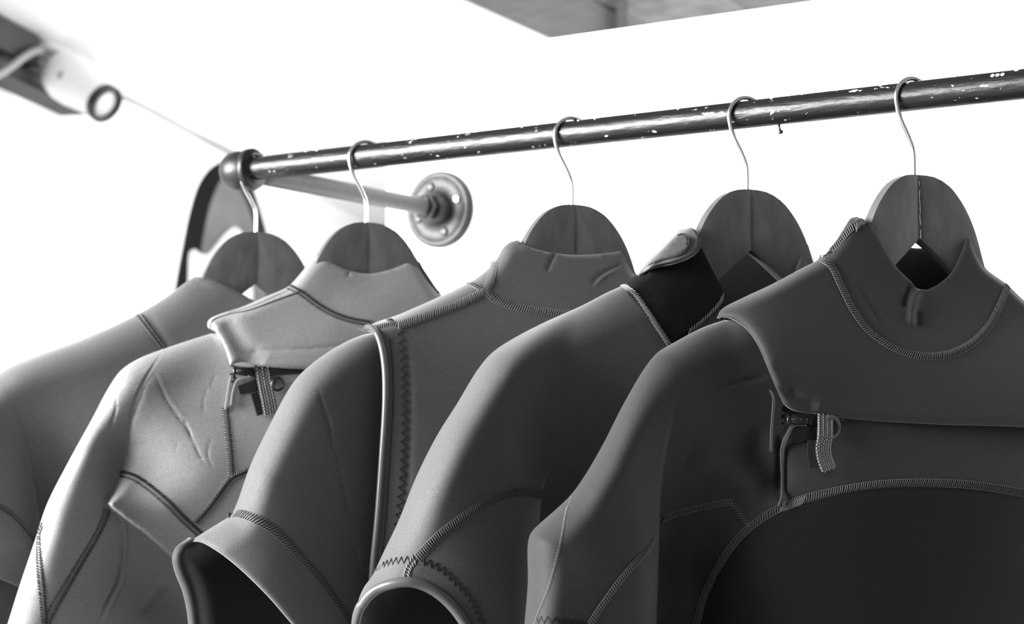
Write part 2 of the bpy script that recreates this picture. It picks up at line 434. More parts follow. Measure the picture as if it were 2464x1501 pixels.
# weathered grey boards on the far ceiling, above the partition
pa, pb = at_z(1168, -8, CEIL), at_z(1392, 96, CEIL); pd = nrm(pb-pa); pq = nrm(np.cross(ZUP, pd))
if pq@RIGHT < 0: pq = -pq
cl = empty('ceiling_boards', (pa[0], pa[1], CEIL-.03), 'blurred grey weathered timber boards on the far ceiling above the white partition', 'ceiling boards')
for i in range(7):
    w = .235; c = pa+pq*(w*(i+.5)+.004*i)+pd*.55; c[2] = CEIL-.016
    V, F = box8(c, pd*1.75, pq*(w/2-.004), ZUP*(.0145+.002*(i % 3))); bevel(mesh('board', V, F, [M_plank, mat('grey_plank_dark', .075, .7, grain=.35, gscale=14), mat('grey_plank_pale', .17, .7, grain=.3, gscale=14)][(0, 2, 0, 1, 0, 1, 2)[i]], cl, False), .003)
c = at_z(1497, 30, CEIL); c[2] = CEIL-.045; bd = nrm(FH*1.0+RIGHT*.06)
V, F = box8(c, bd*.45, np.cross(ZUP, bd)*.011, ZUP*.014); mesh('batten', V, F, M_beam, cl, False)

# ================================================================== blurred things at the far left
b0, b1 = -.75, .335
bm_ = empty('ceiling_beam', A_+ld*b0-ZUP*.1, 'dark timber beam end in the top left corner under the ceiling', 'beam')
wallbox('timber', b0, b1, 0, .06, CEIL-.108, CEIL-.001, M_beam, bm_)
wallbox('lower_lip', b0, b1+.005, 0, .075, CEIL-.121, CEIL-.108, mat('beam_edge', .02, .6), bm_)
wallbox('upper_lip', b0, b1, 0, .068, CEIL-.016, CEIL-.001, mat('beam_edge', .02, .6), bm_)
for k in range(3): wallbox('groove', b0, b1-.03, .06, .0615, CEIL-.04-.022*k, CEIL-.036-.022*k, mat('beam_edge', .02, .6), bm_)
wallbox('post_block', b0, -.0+.012, .06, .085, CEIL-.075, CEIL-.006, mat('beam_edge', .02, .6), bm_)
p = [at_plane(np.array(x*1.), np.array(y*1.), A_+ln*.1, ln) for x, y in ((-60, 205), (0, 178), (30, 158), (60, 135), (82, 124), (98, 121))]
V, F = tube(spline(p, .02), .0085, 10); tag(mesh('lamp_cable', V, F, M_cable), 'pale grey cable looping across the dark beam to the spotlight', 'cable')
# white spotlight head
fb = at_plane(165., 186., A_+ln*.14, ln); ff = fb+nrm(RIGHT*.86-UP*.60-FWD*.55)*.135; ax = nrm(ff-fb)
sp = empty('spotlight', fb, 'white cylindrical spotlight with a black front ring, blurred, upper left', 'spotlight')
V, F = lathe([(-.057, .004), (-.055, .02), (-.047, .036), (-.03, .05), (0, .057), (.03, .055), (.07, .047), (.11, .0405), (.122, .039)], fb, ax, 40); mesh('housing', V, F, M_white, sp)
V, F = lathe([(.118, .0375), (.118, .043), (.134, .0435), (.137, .040), (.137, .033), (.128, .032)], fb, ax, 40, False); mesh('front_ring', V, F, M_dark, sp)
V, F = lathe([(.122, .0345), (.127, .0335), (.129, .018), (.1295, .0005)], fb, ax, 40); mesh('lens', V, F, M_lens, sp)
V, F = lathe([(0, .011), (.006, .0105), (.008, .006)], fb+(-FWD)*.055-UP*.004, -FWD, 16); mesh('pivot_screw', V, F, mat('pivot_grey', .35, .5), sp)
V, F = tube([fb+UP*.05, fb+UP*.07+ln*-.05, fb+UP*.075-ln*.09], .009, 10); mesh('bracket', V, F, M_white, sp)
# surfboard nose standing behind the end of the rail
bp0 = CAM+FH*4.55; bn = nrm(-FH*.93+RIGHT*.20)
def brd(P, h):
    P = np.asarray(P, float).reshape(-1, 2); r = ray(P[:, 0], P[:, 1]); t = ((bp0-CAM)@bn+h)/(r@bn); return CAM+r*t[:, None]
sb = empty('surfboard', brd([[520, 900]], 0)[0], 'dark-railed surfboard with a grey deck, blurred, upright behind the pipe elbow', 'surfboard')
outl = [(412, 745), (426, 660), (441, 580), (457, 505), (479, 440), (508, 402), (542, 386), (575, 394), (604, 440), (627, 505), (645, 570), (660, 640), (675, 745), (700, 1100), (690, 1800), (560, 2050), (420, 1800), (395, 1100), (412, 745)]
ol = spline(outl, 14)[:-1]; cen = np.array([545., 900.])
deck = spline([(474, 745), (478, 680), (484, 605), (497, 530), (514, 470), (540, 425), (566, 440), (590, 480), (608, 530), (622, 590), (634, 650), (644, 745), (664, 1100), (655, 1750), (560, 1960), (460, 1750), (452, 1100), (474, 745)], 14)[:-1]
def ringfill(L0, h0, L1, h1):
    n = len(L0); j = np.linspace(0, len(L1), n, endpoint=False); L1r = np.stack([np.interp(j, np.arange(len(L1)+1), np.append(L1[:, c], L1[0, c])) for c in (0, 1)], 1)
    return np.vstack([brd(L0, h0), brd(L1r, h1)]), [(i, (i+1) % n, n+(i+1) % n, n+i) for i in range(n)]
mb = MB(); n = len(ol)
V, F = ringfill(ol, 0, deck, .028); mb.add(V, F); V, F = ringfill(ol, 0, cen+(ol-cen)*.93, -.022); mb.add(V, F)
mb.add(brd(cen+(ol-cen)*.93, -.022), [tuple(range(n))]); mb.build('rail', M_bdark, sb)
mb = MB(); mb.add(brd(deck, .0285), [tuple(range(len(deck)))]); mb.build('deck', M_bdeck, sb, False)
def patch(pts, h, name, m):
    q = spline(pts+[pts[0]], 8)[:-1]; k = len(q); mb = MB()
    mb.add(np.vstack([brd(q, h), brd(q, h+.004)]), [tuple(range(k, 2*k))]+[(i, (i+1) % k, k+(i+1) % k, k+i) for i in range(k)]); mb.build(name, m, sb, False)
patch([(452, 742), (453, 660), (458, 605), (470, 600), (482, 610), (500, 612), (520, 590), (545, 560), (565, 546), (580, 556), (592, 580), (600, 640), (600, 742)], .0295, 'white_graphic', M_bwhite)

# ================================================================== clothes rail
RX1 = 1.62
rail = empty('clothes_rail', (0, 0, ROD_Z), 'worn black pipe clothes rail mounted on the white wall by a flanged arm', 'clothes rail')
xs = np.linspace(.012, RX1-.012, 160); rod_pts = [(x, 0, ROD_Z) for x in xs]
V, F = tube(rod_pts, .01335, 32); mesh('pipe', V, F, M_rod, rail)
def arm_set(x, sgn):
    e = np.array([x, 0, ROD_Z]); a = np.linspace(0, math.pi/2, 14); rc = .012
    path = [e+np.array([sgn*.026, 0, 0])]+[e+np.array([sgn*(rc*(1-math.sin(t))-.004*math.sin(2*t)), rc*(1-math.cos(t))-.003*math.sin(2*t), 0]) for t in a]+[e+np.array([0, .028, 0])]
    q = spline(path, .002); V, F = tube(q, .0180+.0042*np.sin(np.linspace(0, math.pi, len(q)))**.7, 28); el = mesh('elbow', V, F, mat('elbow_iron', .009, .42, bump=.5, bscale=260), rail)
    V, F = lathe([(.0155, .017), (.0155, .0218), (.0170, .0232), (.0235, .0232), (.0255, .0212), (.0255, .0125)], e, (sgn, 0, 0), 32, False); mesh('collar', V, F, mat('elbow_iron', .009, .42), el)
    V, F = lathe([(.015, .016), (.015, .0198), (.017, .0205), (.025, .0205), (.027, .019), (.027, .01)], e, (0, 1, 0), 32, False); mesh('collar', V, F, mat('elbow_iron', .009, .42), el)
    V, F = tube([e+np.array([0, y, 0]) for y in np.linspace(.02, WALL_Y-.012, 12)], .0112, 24); mesh('arm_pipe', V, F, M_galv, rail)
    w = e+np.array([0, WALL_Y, 0])
    V, F = lathe([(0, .0508), (.0065, .0508), (.0085, .0488), (.0085, .0435), (.0072, .042), (.0074, .024), (.0125, .0205), (.026, .0195), (.028, .0175), (.028, .0115)], w, (0, -1, 0), 48); fl = mesh('flange', V, F, M_flange, rail)
    V, F = lathe([(.0275, .0115), (.0275, .0165), (.030, .0172), (.040, .0168), (.042, .0145), (.042, .011)], w, (0, -1, 0), 6, False); mesh('lock_nut', V, F, M_dark, fl)
    for g in (20, 110, 200, 290):
        c = w+np.array([.0325*math.cos(math.radians(g)), -.0073, .0325*math.sin(math.radians(g))])
        V, F = lathe([(0, .0062), (.0012, .006), (.0026, .004), (.003, .0005)], c, (0, -1, 0), 16); mb = MB().add(V, F)
        V, F = box8(c+np.array([0, -.003, 0]), np.array([.0036, 0, 0]), np.array([0, .0004, 0]), np.array([0, 0, .0007])); mb.add(V, F, 1)
        mb.build('screw', None, fl, False, [M_screw if g == 20 else M_flange, M_dark])
arm_set(0, 1); arm_set(RX1, -1)
# little bolt poking out under the rail
q = at_plane(np.array(1874.), np.array(305.), (0, 0, ROD_Z), np.array([0, -1., 0]))
q[2] = ROD_Z-.0125
V, F = tube([q, q+np.array([.0006, 0, -.004]), q+np.array([.0016, 0, -.0068])], .0012, 10); bo = mesh('set_pin', V, F, M_dark, rail)
V, F = lathe([(-.0022, .0006), (-.0014, .0022), (.0006, .0026), (.0018, .0014)], q+np.array([.002, 0, -.0078]), (.3, 0, -1), 12); mesh('pin_head', V, F, M_dark, bo)
# dried paint runs hanging below the pipe and chips of bare metal along its top
for i, (px_, s_) in enumerate([(745, .8), (772, .9), (762, .5), (1010, .6), (1113, .8), (1150, .7), (1265, .7), (1300, .8), (1440, .8), (1447, .6), (1400, .7), (1865, .9), (1937, .7), (1963, .7), (2192, .9), (2400, 1.1), (2412, 1.1), (2424, 1.1), (2455, 1.4), (2305, .7), (640, .8), (618, .7), (2020, .6), (1705, .6), (1640, .6)]):
    c = at_plane(np.array(px_*1.), np.array(300.), (0, 0, ROD_Z), np.array([0, -1., 0])); g = math.radians(random.uniform(58, 84) if px_ < 2395 or px_ > 2430 else 40)
    nn = np.array([0, -math.cos(g), math.sin(g)]); c = np.array([c[0], 0, ROD_Z])+nn*.0132
    V, F = lathe([(0, .0019*s_), (.0006, .0016*s_), (.0009, .0004)], c, nn, 8); mesh('paint_chip', V, F, M_bwhite, rail)
V, F = lathe([(0, .0022), (.002, .0018), (.0026, .0005)], at_plane(np.array(1041.), np.array(607.), (0, WALL_Y, 0), np.array([0, -1., 0])), (0, -1, 0), 10)
tag(mesh('wall_nail', V, F, M_dark), 'tiny dark nail head in the white wall just below the pipe flange', 'nail')

# ================================================================== hangers
HOOK = [(0, -81), (0, -70), (0, -56), (-1, -48), (-6, -37), (-14, -23), (-19, -10), (-19.5, 1), (-14, 10.5), (-5, 15.6), (4, 15.8), (13, 11.5), (18, 4), (19, -3)]
HOUT = [(0, -73), (16, -74.5), (32, -82), (45, -95), (55, -110), (63, -128), (70, -150), (80, -174), (108, -198), (150, -222), (185, -242), (212, -258), (222, -270), (216, -282)]
HIN = [(216, -282), (200, -278), (150, -252), (95, -213), (50, -172), (18, -145), (0, -131)]
def hanger(su, label, bend=6., width=60., pale=False, s=1.0):
    root = empty('hanger', su.p0+np.array([0, 0, -.08]), label, 'hanger', 'dark wooden hangers on the rail')
    uu, nn = su.u, su.n
    def L(u, z, h=0.): return su.p0+uu*(u*s/1000.)+ZUP*(z/1000.)+nn*(h/1000.)
    V, F = tube([L(u, z) for u, z in spline(HOOK, 2.5)], .0021, 12); mesh('hook', V, F, M_wire, root)
    for sg in (-1, 1):
        o_ = spline(HOUT, 6); i_ = spline(HIN, 6); P = np.vstack([o_, i_[1:]]); P = P*[sg, 1]
        n = len(P); T = 7.
        vin = [Vector(p) for p in P]; G = [(sg*x, y) for x in range(5, 222, 9) for y in range(-245, -70, 9)]
        G = np.array(G, float); G = G[inside(G, P)]; d, _ = seg_dist(G, np.vstack([P, P[:1]])); G = G[d > 3]
        r = delaunay_2d_cdt(vin+[Vector(g) for g in G], [], [list(range(n))], 1, 1e-4)
        Q = np.array([tuple(v) for v in r[0]]); Fs = [tuple(f) for f in r[2]]
        d, _ = seg_dist(Q, np.vstack([P, P[:1]])[:len(P)]); lip = T-1.3*(1-prof(d/3.))
        b = bend*(1-np.exp(-np.abs(Q[:, 0])/width))
        fr = [L(q[0], q[1], bb+l) for q, bb, l in zip(Q, b, lip)]; bk = [L(q[0], q[1], bb-l) for q, bb, l in zip(Q, b, lip)]
        a2 = [((Q[f[1]]-Q[f[0]])[0]*(Q[f[2]]-Q[f[0]])[1]-(Q[f[1]]-Q[f[0]])[1]*(Q[f[2]]-Q[f[0]])[0]) for f in Fs]
        Fs = [f if a > 0 else f[::-1] for f, a in zip(Fs, a2)]
        k = len(Q); FF = Fs+[tuple(x+k for x in f[::-1]) for f in Fs]
        ed = {}
        for f in Fs:
            for x, y in zip(f, f[1:]+f[:1]): ed[(x, y)] = 1
        FF += [(y, x, x+k, y+k) for (x, y) in ed if (y, x) not in ed]
        o = mesh('hanger_arm', fr+bk, FF, M_hang, root)
        e = o.modifiers.new('edge', 'EDGE_SPLIT'); e.split_angle = math.radians(50)
    if pale:
        mb = MB(); zz = np.linspace(-75, -131, 15)
        for a, b in zip(zz[:-1], zz[1:]):
            if random.random() < .8:
                w = random.uniform(.25, .55); V, F = tube([L(.5*random.uniform(-1, 1), a, T+.15), L(.5*random.uniform(-1, 1), b, T+.15)], w/1000., 6); mb.add(V, F)
        tag(mb.build('centre_joint', mat('joint_filler', .7, .5), root), 'bright filler line down the centre joint')
    return L

# ================================================================== wetsuits
def neo(name, col, sheen=.35, spec=.35): return mat(name, col, .72, sheen=sheen, grain=.42, gscale=1500, bump=.10, bscale=900, spec=spec)
N1 = neo('neoprene_slate', .095); N2 = neo('neoprene_pale', .195, .08); N3 = neo('neoprene_mid', .075); N4 = neo('neoprene_charcoal', .062)
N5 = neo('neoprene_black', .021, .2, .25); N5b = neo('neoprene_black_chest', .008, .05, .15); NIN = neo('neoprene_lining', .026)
T_dark = mat('thread_dark', .012, .7); T_mid = mat('thread_mid', .085, .6); T_lite = mat('thread_light', .14, .6)
B1 = mat('seam_dark', .03, .7); B3 = mat('seam_mid', .05, .7); B3l = mat('seam_grey', .085, .7); B5 = mat('seam_black', .016, .7); EDGE = mat('cut_foam_edge', .13, .8)

def ribbon(pc, pts, w, up, thick, m, name, parent=None, step=5., wave=None):
    """strip of real thickness lying `up` mm over a cloth piece; w in pixels (number or start/end)"""
    L = spline(pts, step); T = np.gradient(L, axis=0); T /= np.linalg.norm(T, axis=1)[:, None]+1e-9; N = np.stack([-T[:, 1], T[:, 0]], 1)
    ww = np.full(len(L), w) if np.isscalar(w) else np.interp(np.linspace(0, 1, len(L)), np.linspace(0, 1, len(w)), w)
    upv = np.full(len(L), up) if np.isscalar(up) else np.interp(np.linspace(0, 1, len(L)), np.linspace(0, 1, len(up)), up)
    h = pc.H(L); V = []; F = []
    for d, dh in ((-.5, 0), (-.5, thick), (.5, thick), (.5, 0)):
        V.append(pc.su.pos(L+N*(ww*d)[:, None], h+upv+dh))
    V = np.stack(V, 1).reshape(-1, 3); n = len(L)
    for i in range(n-1):
        for j in range(4): j2 = (j+1) % 4; F.append((i*4+j, i*4+j2, (i+1)*4+j2, (i+1)*4+j))
    F += [(0, 1, 2, 3), tuple((n-1)*4+j for j in (3, 2, 1, 0))]
    o = mesh(name, V, F, m, parent or pc.su.root, False); bevel(o, .0006, 2); return o
def webbing(pc, pts, w, up, parent=None, rows=6, pitch=7.):
    o = ribbon(pc, pts, w, up, 1.2, M_web, 'pull_tab', parent)
    L = spline(pts, pitch); T = np.gradient(L, axis=0); T /= np.linalg.norm(T, axis=1)[:, None]+1e-9; N = np.stack([-T[:, 1], T[:, 0]], 1)
    upv = np.full(len(L), up) if np.isscalar(up) else np.interp(np.linspace(0, 1, len(L)), np.linspace(0, 1, len(up)), up)
    mb = MB(); h = pc.H(L)
    for i in range(len(L)):
        for j in range(rows):
            q = L[i]+N[i]*((j+.5)/rows-.5)*w*.94+T[i]*(pitch*.25 if j % 2 else -pitch*.25)
            c = pc.su.pos([q], h[i]+upv[i]+1.25)[0]
            V, F = lathe([(-.0013, .0004), (-.0007, .00095), (.0007, .00095), (.0013, .0004)], c, pc.su.pos([q+T[i]], h[i]+upv[i])[0]-pc.su.pos([q], h[i]+upv[i])[0], 6); mb.add(V, F)
    tag(mb.build('weave', M_webl, o), kind='stuff'); return o
def loop(pc, c, rx, ry, up, r, m, name, parent=None, rot=0., a0=0, a1=360):
    g = np.radians(np.linspace(a0, a1, 28)); x = rx*np.cos(g); y = ry*np.sin(g); cr, sr = math.cos(rot), math.sin(rot)
    P = np.stack([c[0]+x*cr-y*sr, c[1]+x*sr+y*cr], 1); h = pc.H(np.array([c]))[0]
    V, F = tube(pc.su.pos(P, h+up), r/1000., 10); return mesh(name, V, F, m, parent or pc.su.root)
def slider(pc, c, w, hgt, up, parent, rot=0.):
    """glossy zip slider: rounded body, two end lugs, nose"""
    h = pc.H(np.array([c]))[0]; cr, sr = math.cos(rot), math.sin(rot)
    def q(x, y, z): return pc.su.pos([[c[0]+x*cr-y*sr, c[1]+x*sr+y*cr]], h+up+z)[0]
    mb = MB()
    P = [q(-w/2+t*w, 0, 3) for t in np.linspace(0, 1, 9)]
    V, F = tube(P, [hgt*.0002*k for k in (.55, .85, 1, 1, .95, .95, 1, .9, .6)], 12); mb.add(V, F)
    o = mb.build('zip_slider', M_black, parent)
    mb = MB()
    for x in (-w*.55, w*.62):
        V, F = tube([q(x, -hgt*.55, 1), q(x, -hgt*.2, 4.5), q(x, hgt*.25, 4.5), q(x, hgt*.6, 1)], .0016, 8); mb.add(V, F)
    V, F = tube([q(-w*.3, -hgt*.05, 7), q(w*.3, -hgt*.05, 7)], .0011, 8); mb.add(V, F)
    mb.build('slider_bridge', M_black, o); return o
def teeth(pc, pts, up, parent, pitch=7., s=1.1):
    L = spline(pts, pitch); mb = MB(); h = pc.H(L)
    for i, (p, hh) in enumerate(zip(L, h)):
        c = pc.su.pos([p+[3 if i % 2 else -3, 0]], hh+up)[0]
        V, F = box8(c, pc.su.u*.0013*s, ZUP*.0008*s, pc.su.n*.0012); mb.add(V, F)
    tag(mb.build('zip_teeth', M_black, parent, False), kind='stuff')
def pt(x, y, z): return (x, y, z)

# ---------------------------------------------------------------- suit 1, far left
s1 = Suit(617, 25, 'wetsuit', 'slate grey short-sleeved wetsuit, leftmost on the rail and partly cut off')
hanger(s1, 'dark wooden hanger leftmost on the rail beside the pipe elbow')
b1 = Piece(s1, [
    ('h', 0, [(470, 664), (520, 677), (570, 700), (620, 727), (690, 742), (742, 690)]),
    ('r', 60, [(742, 690), (850, 752), (980, 815), (1040, 890), (1060, 1000), (1050, 1400), (1040, 2300)]),
    ('h', 0, [(1040, 2300), (115, 2300)]), ('r', 40, [(115, 2300), (112, 1700), (108, 1440)]),
    ('h', 0, [(108, 1440), (45, 1412), (0, 1393), (-80, 1362), (-150, 1335)]),
    ('r', 80, [(-150, 1335), (-140, 1200), (-105, 1050), (-60, 950), (-25, 915), (0, 898), (30, 880), (100, 851), (200, 815), (330, 756), (400, 714), (440, 684), (470, 664)])],
    [(470, 690, 15), (560, 720, 17), (330, 800, 28), (200, 860, 36), (60, 920, 40), (-40, 1000, 40), (-60, 1150, 28), (0, 1050, 28), (0, 1200, 12), (100, 1080, 8), (125, 1230, -16), (170, 1020, 26), (220, 1200, 18), (300, 1000, 34), (400, 900, 32), (500, 850, 30), (700, 900, 34), (900, 1000, 38),
     (0, 1350, 12), (50, 1350, 4), (90, 1390, 0), (600, 1500, 45), (250, 1500, 20), (300, 2300, 60), (900, 2300, 60), (-150, 1300, 14)],
    [Step([(20, 930, 0, 120), (52, 1020, 7, 100), (72, 1110, 20, 80), (92, 1220, 32, 60), (108, 1320, 38, 48), (118, 1450, 38, 45)], [(-300, 1550), (-300, 850)], 50), Crease([(345, 745), (372, 790), (400, 840), (420, 870)], -1.5, 14)], back=38.,
    back_runs=[('h', 0, [(470, 664), (540, 720), (600, 752), (660, 757), (742, 690)]),
    ('r', 60, [(742, 690), (850, 752), (980, 815), (1040, 890), (1060, 1000), (1050, 1400), (1040, 2300)]),
    ('h', 0, [(1040, 2300), (-100, 2300)]), ('h', 0, [(-100, 2300), (-120, 1700), (-150, 1335)]),
    ('r', 80, [(-150, 1335), (-140, 1200), (-105, 1050), (-60, 950), (-25, 915), (0, 898), (30, 880), (100, 851), (200, 815), (330, 756), (400, 714), (440, 684), (470, 664)])])
b1.build('body', N1, s1.root)
b1.seam([(333, 757), (352, 783), (374, 812), (394, 838), (420, 870)], 6.5, 1.2, B1, T_mid, 2.6, .6, style='dots')
b1.seam([(-60, 1213), (0, 1221), (35, 1245), (62, 1275), (80, 1296), (95, 1320)], 6.5, 1.2, B1, T_mid, 2.6, .6, style='dots')

# ---------------------------------------------------------------- suit 2, pale, chest zip
s2 = Suit(882, 25, 'wetsuit', 'pale grey long-sleeved chest-zip wetsuit with creases, lightest on the rail')
hanger(s2, 'dark wooden hanger holding the pale grey chest-zip wetsuit')
chest2 = Step([(420, 845, 0, 90), (352, 925, 3, 80), (320, 1010, 8, 70), (304, 1085, 14, 55), (292, 1140, 20, 40), (277, 1178, 25, 26), (258, 1212, 30, 10), (266, 1222, 31, 8), (300, 1249, 36, 8), (345, 1283, 38, 8), (400, 1332, 40, 8), (445, 1372, 40, 8), (520, 1440, 40, 8), (600, 1520, 40, 8), (800, 1700, 40, 8)],
              [(1400, 1700), (1400, 600), (600, 700)], 9)
b2 = Piece(s2, [
    ('r', 85, [(508, 802), (430, 827), (335, 862), (292, 890), (264, 928), (220, 1010), (165, 1110), (112, 1215), (84, 1300), (50, 1400), (18, 1501), (-30, 1650), (-80, 1900), (-120, 2300)]),
    ('h', 0, [(-120, 2300), (1250, 2300)]), ('r', 50, [(1250, 2300), (1265, 1400), (1250, 950), (1180, 850)]),
    ('h', 0, [(1180, 850), (1050, 790), (900, 790), (720, 790), (600, 800), (508, 802)])],
    [(505, 830, 24), (430, 870, 30), (340, 930, 34), (285, 985, 36), (220, 1100, 40), (150, 1280, 46), (80, 1450, 40), (262, 1120, 8), (285, 1080, 0), (240, 1220, 24), (255, 1260, 20), (300, 1330, -8), (345, 1420, -36), (420, 1450, -52), (250, 1460, 14), (180, 1500, 34),
     (450, 950, 27), (400, 1050, 22), (480, 1150, 20), (400, 1220, 8), (330, 1180, 6), (600, 1100, 22), (560, 950, 27), (700, 1000, 28), (900, 900, 27), (1100, 1000, 27), (700, 1400, 0), (-20, 1800, 40), (200, 2000, 20), (700, 2200, 20), (1200, 2200, 20), (1200, 1200, 25)],
    [chest2,
     Crease([(400, 835), (362, 890), (330, 950), (314, 1010), (308, 1060)], -0.97, 3.1), Crease([(385, 850), (345, 905), (320, 960)], 0.27, 3.1),
     Crease([(368, 890), (400, 960), (430, 1005), (452, 1035), (478, 1090), (497, 1128)], -0.82, 3.1), Crease([(378, 885), (410, 955), (440, 1000), (462, 1032)], 0.22, 3.1),
     Crease([(440, 1000), (448, 1020), (462, 1050)], -0.74, 2.5), Crease([(270, 930), (280, 965), (272, 1005), (262, 1040), (256, 1085), (260, 1120)], -0.82, 3.1), Crease([(284, 975), (274, 1005), (265, 1030)], -0.74, 2.5),
     Crease([(310, 1070), (280, 1085), (255, 1098), (222, 1110)], -0.67, 2.5), Crease([(300, 1078), (270, 1096), (245, 1112)], 0.23, 2.5), Crease([(360, 880), (310, 910), (285, 945)], -0.34, 3.1),
     Crease([(450, 1100), (475, 1105), (492, 1098)], -0.49, 2.5), Crease([(500, 930), (490, 970), (492, 1000)], -0.37, 2.5), Crease([(520, 900), (505, 935)], -0.37, 2.5), Crease([(510, 1050), (500, 1090), (512, 1130)], -0.37, 3.1),
     Crease([(312, 1062), (340, 1068), (365, 1062)], -0.30, 2.5), Crease([(430, 1060), (420, 1095)], -0.26, 2.5),
     Crease([(297, 1235), (302, 1290), (298, 1350), (285, 1405), (262, 1450), (238, 1505)], 3.2, 4.5), Crease([(307, 1240), (311, 1290), (308, 1340), (298, 1395), (275, 1445), (250, 1505)], -2.4, 4),
     Crease([(288, 1240), (292, 1300), (289, 1350), (276, 1405), (254, 1450), (228, 1505)], -2.4, 4),
     Crease([(412, 1390), (370, 1430), (330, 1480)], -4, 14)], back=62., grid=8)
b2.build('body', N2, s2.root)
y2 = Piece(s2, [
    ('r', 26, [(500, 789), (499, 776), (506, 766), (530, 755), (580, 739), (640, 713), (692, 690), (712, 671), (738, 640), (767, 612)]),
    ('h', 0, [(767, 612), (800, 632), (845, 652), (890, 658), (940, 648), (975, 634), (1000, 618)]),
    ('r', 26, [(1000, 618), (1030, 662), (1066, 712), (1150, 772), (1280, 860), (1330, 950)]),
    ('e', 16, [(1330, 950), (1100, 905), (900, 889), (735, 888), (660, 884), (610, 877), (580, 871), (553, 879)]),
    ('e', 20, [(553, 879), (546, 852), (532, 818), (518, 798), (500, 789)])],
    [(890, 675, 15), (780, 640, 14), (990, 640, 12), (700, 720, 24), (620, 760, 32), (535, 790, 42), (555, 850, 52), (575, 830, 46), (640, 850, 52), (700, 840, 54), (900, 850, 54), (1100, 850, 48), (1250, 900, 42), (525, 772, 27), (800, 720, 24), (900, 780, 44), (800, 780, 44), (1000, 720, 26)],
    [Crease([(530, 750), (552, 790), (570, 820), (592, 845), (640, 868)], -5, 24), Crease([(560, 832), (590, 848), (640, 843), (760, 838), (860, 826)], -1.2, 5), Crease([(842, 640), (836, 670)], -1.2, 4)], back=66., grid=8, thick=4.)
yo2 = y2.build('chest_flap', N2, s2.root)
y2.seam([(695, 690), (725, 706), (760, 732), (800, 755), (840, 769), (890, 778)], 7., 1.1, mat('seam_pale', .14, .7), T_dark, 2.7, .5, style='dots', name='neck_seam')
y2.seam([(506, 790), (512, 772), (540, 759), (600, 746), (660, 724), (722, 701)], 1.6, .5, None, T_dark, 2.2, style='run', tr=.7, name='shoulder_stitching')
y2.seam([(700, 695), (655, 715), (605, 737), (545, 754)], 1.2, .5, None, T_mid, 2.2, style='run', tr=.4, name='shoulder_stitching')
y2.seam([(1004, 628), (1018, 655), (1036, 682), (1056, 706)], 6., 1., B1, T_dark, 2.6, .5, style='dots', name='collar_seam')
b2.seam([(291, 1139), (320, 1148), (355, 1170), (400, 1208), (440, 1248), (475, 1280), (500, 1305)], 7.5, 1.2, mat('seam_pale', .14, .7), T_dark, 2.7, .6, style='dots')
b2.seam([(470, 1258), (500, 1225), (530, 1185), (556, 1152), (590, 1135), (640, 1110)], 7.5, 1.4, B1, T_mid, 2.5, .5, style='dots')
b2.seam([(541, 980), (546, 1030), (552, 1090), (556, 1150)], 7.5, 1.4, mat('seam_pale', .14, .7), T_dark, 2.6, .3, style='dots')
b2.seam([(104, 1262), (97, 1280), (94, 1300), (95, 1360), (102, 1440), (106, 1505)], 6.5, 1.0, mat('seam_pale', .14, .7), T_dark, 2.9, .7, style='dots')
b2.seam([(258, 1225), (248, 1255), (225, 1300), (195, 1350), (160, 1410), (130, 1460), (108, 1505)], 9, 1.3, mat('seam_pale', .14, .7), T_dark, 2.6, .2, style='dots')
ribbon(b2, [(600, 905), (572, 915), (562, 938), (556, 975)], [4, 6, 6, 5], 3, 3, mat('foam_pale', .3, .8), 'zip_edge')
ribbon(b2, [(556, 905), (550, 935), (543, 985)], [5, 6, 6], 1, 2.5, mat('foam_pale', .3, .8), 'zip_edge')
gz = ribbon(b2, [(560, 893), (600, 897), (690, 893), (760, 888)], [26, 30, 26, 16], -1, 1.5, M_black, 'zip_tape')
slider(b2, (588, 893), 44, 22, 4, s2.root); teeth(b2, [(562, 880), (560, 900), (562, 918)], 5, s2.root)
ribbon(b2, [(575, 938), (610, 928), (640, 915)], [20, 26, 22], 2, 1.5, M_dark, 'zip_garage')
ribbon(b2, [(612, 945), (620, 970), (628, 998)], 20, 4, 1.5, M_dark, 'tab_lining')
webbing(b2, [(632, 888), (637, 920), (644, 955), (652, 997)], 35, [5, 8, 8, 7], rows=5)
loop(b2, (668, 924), 13, 15, 9, 1.5, M_black, 'pull_ring')

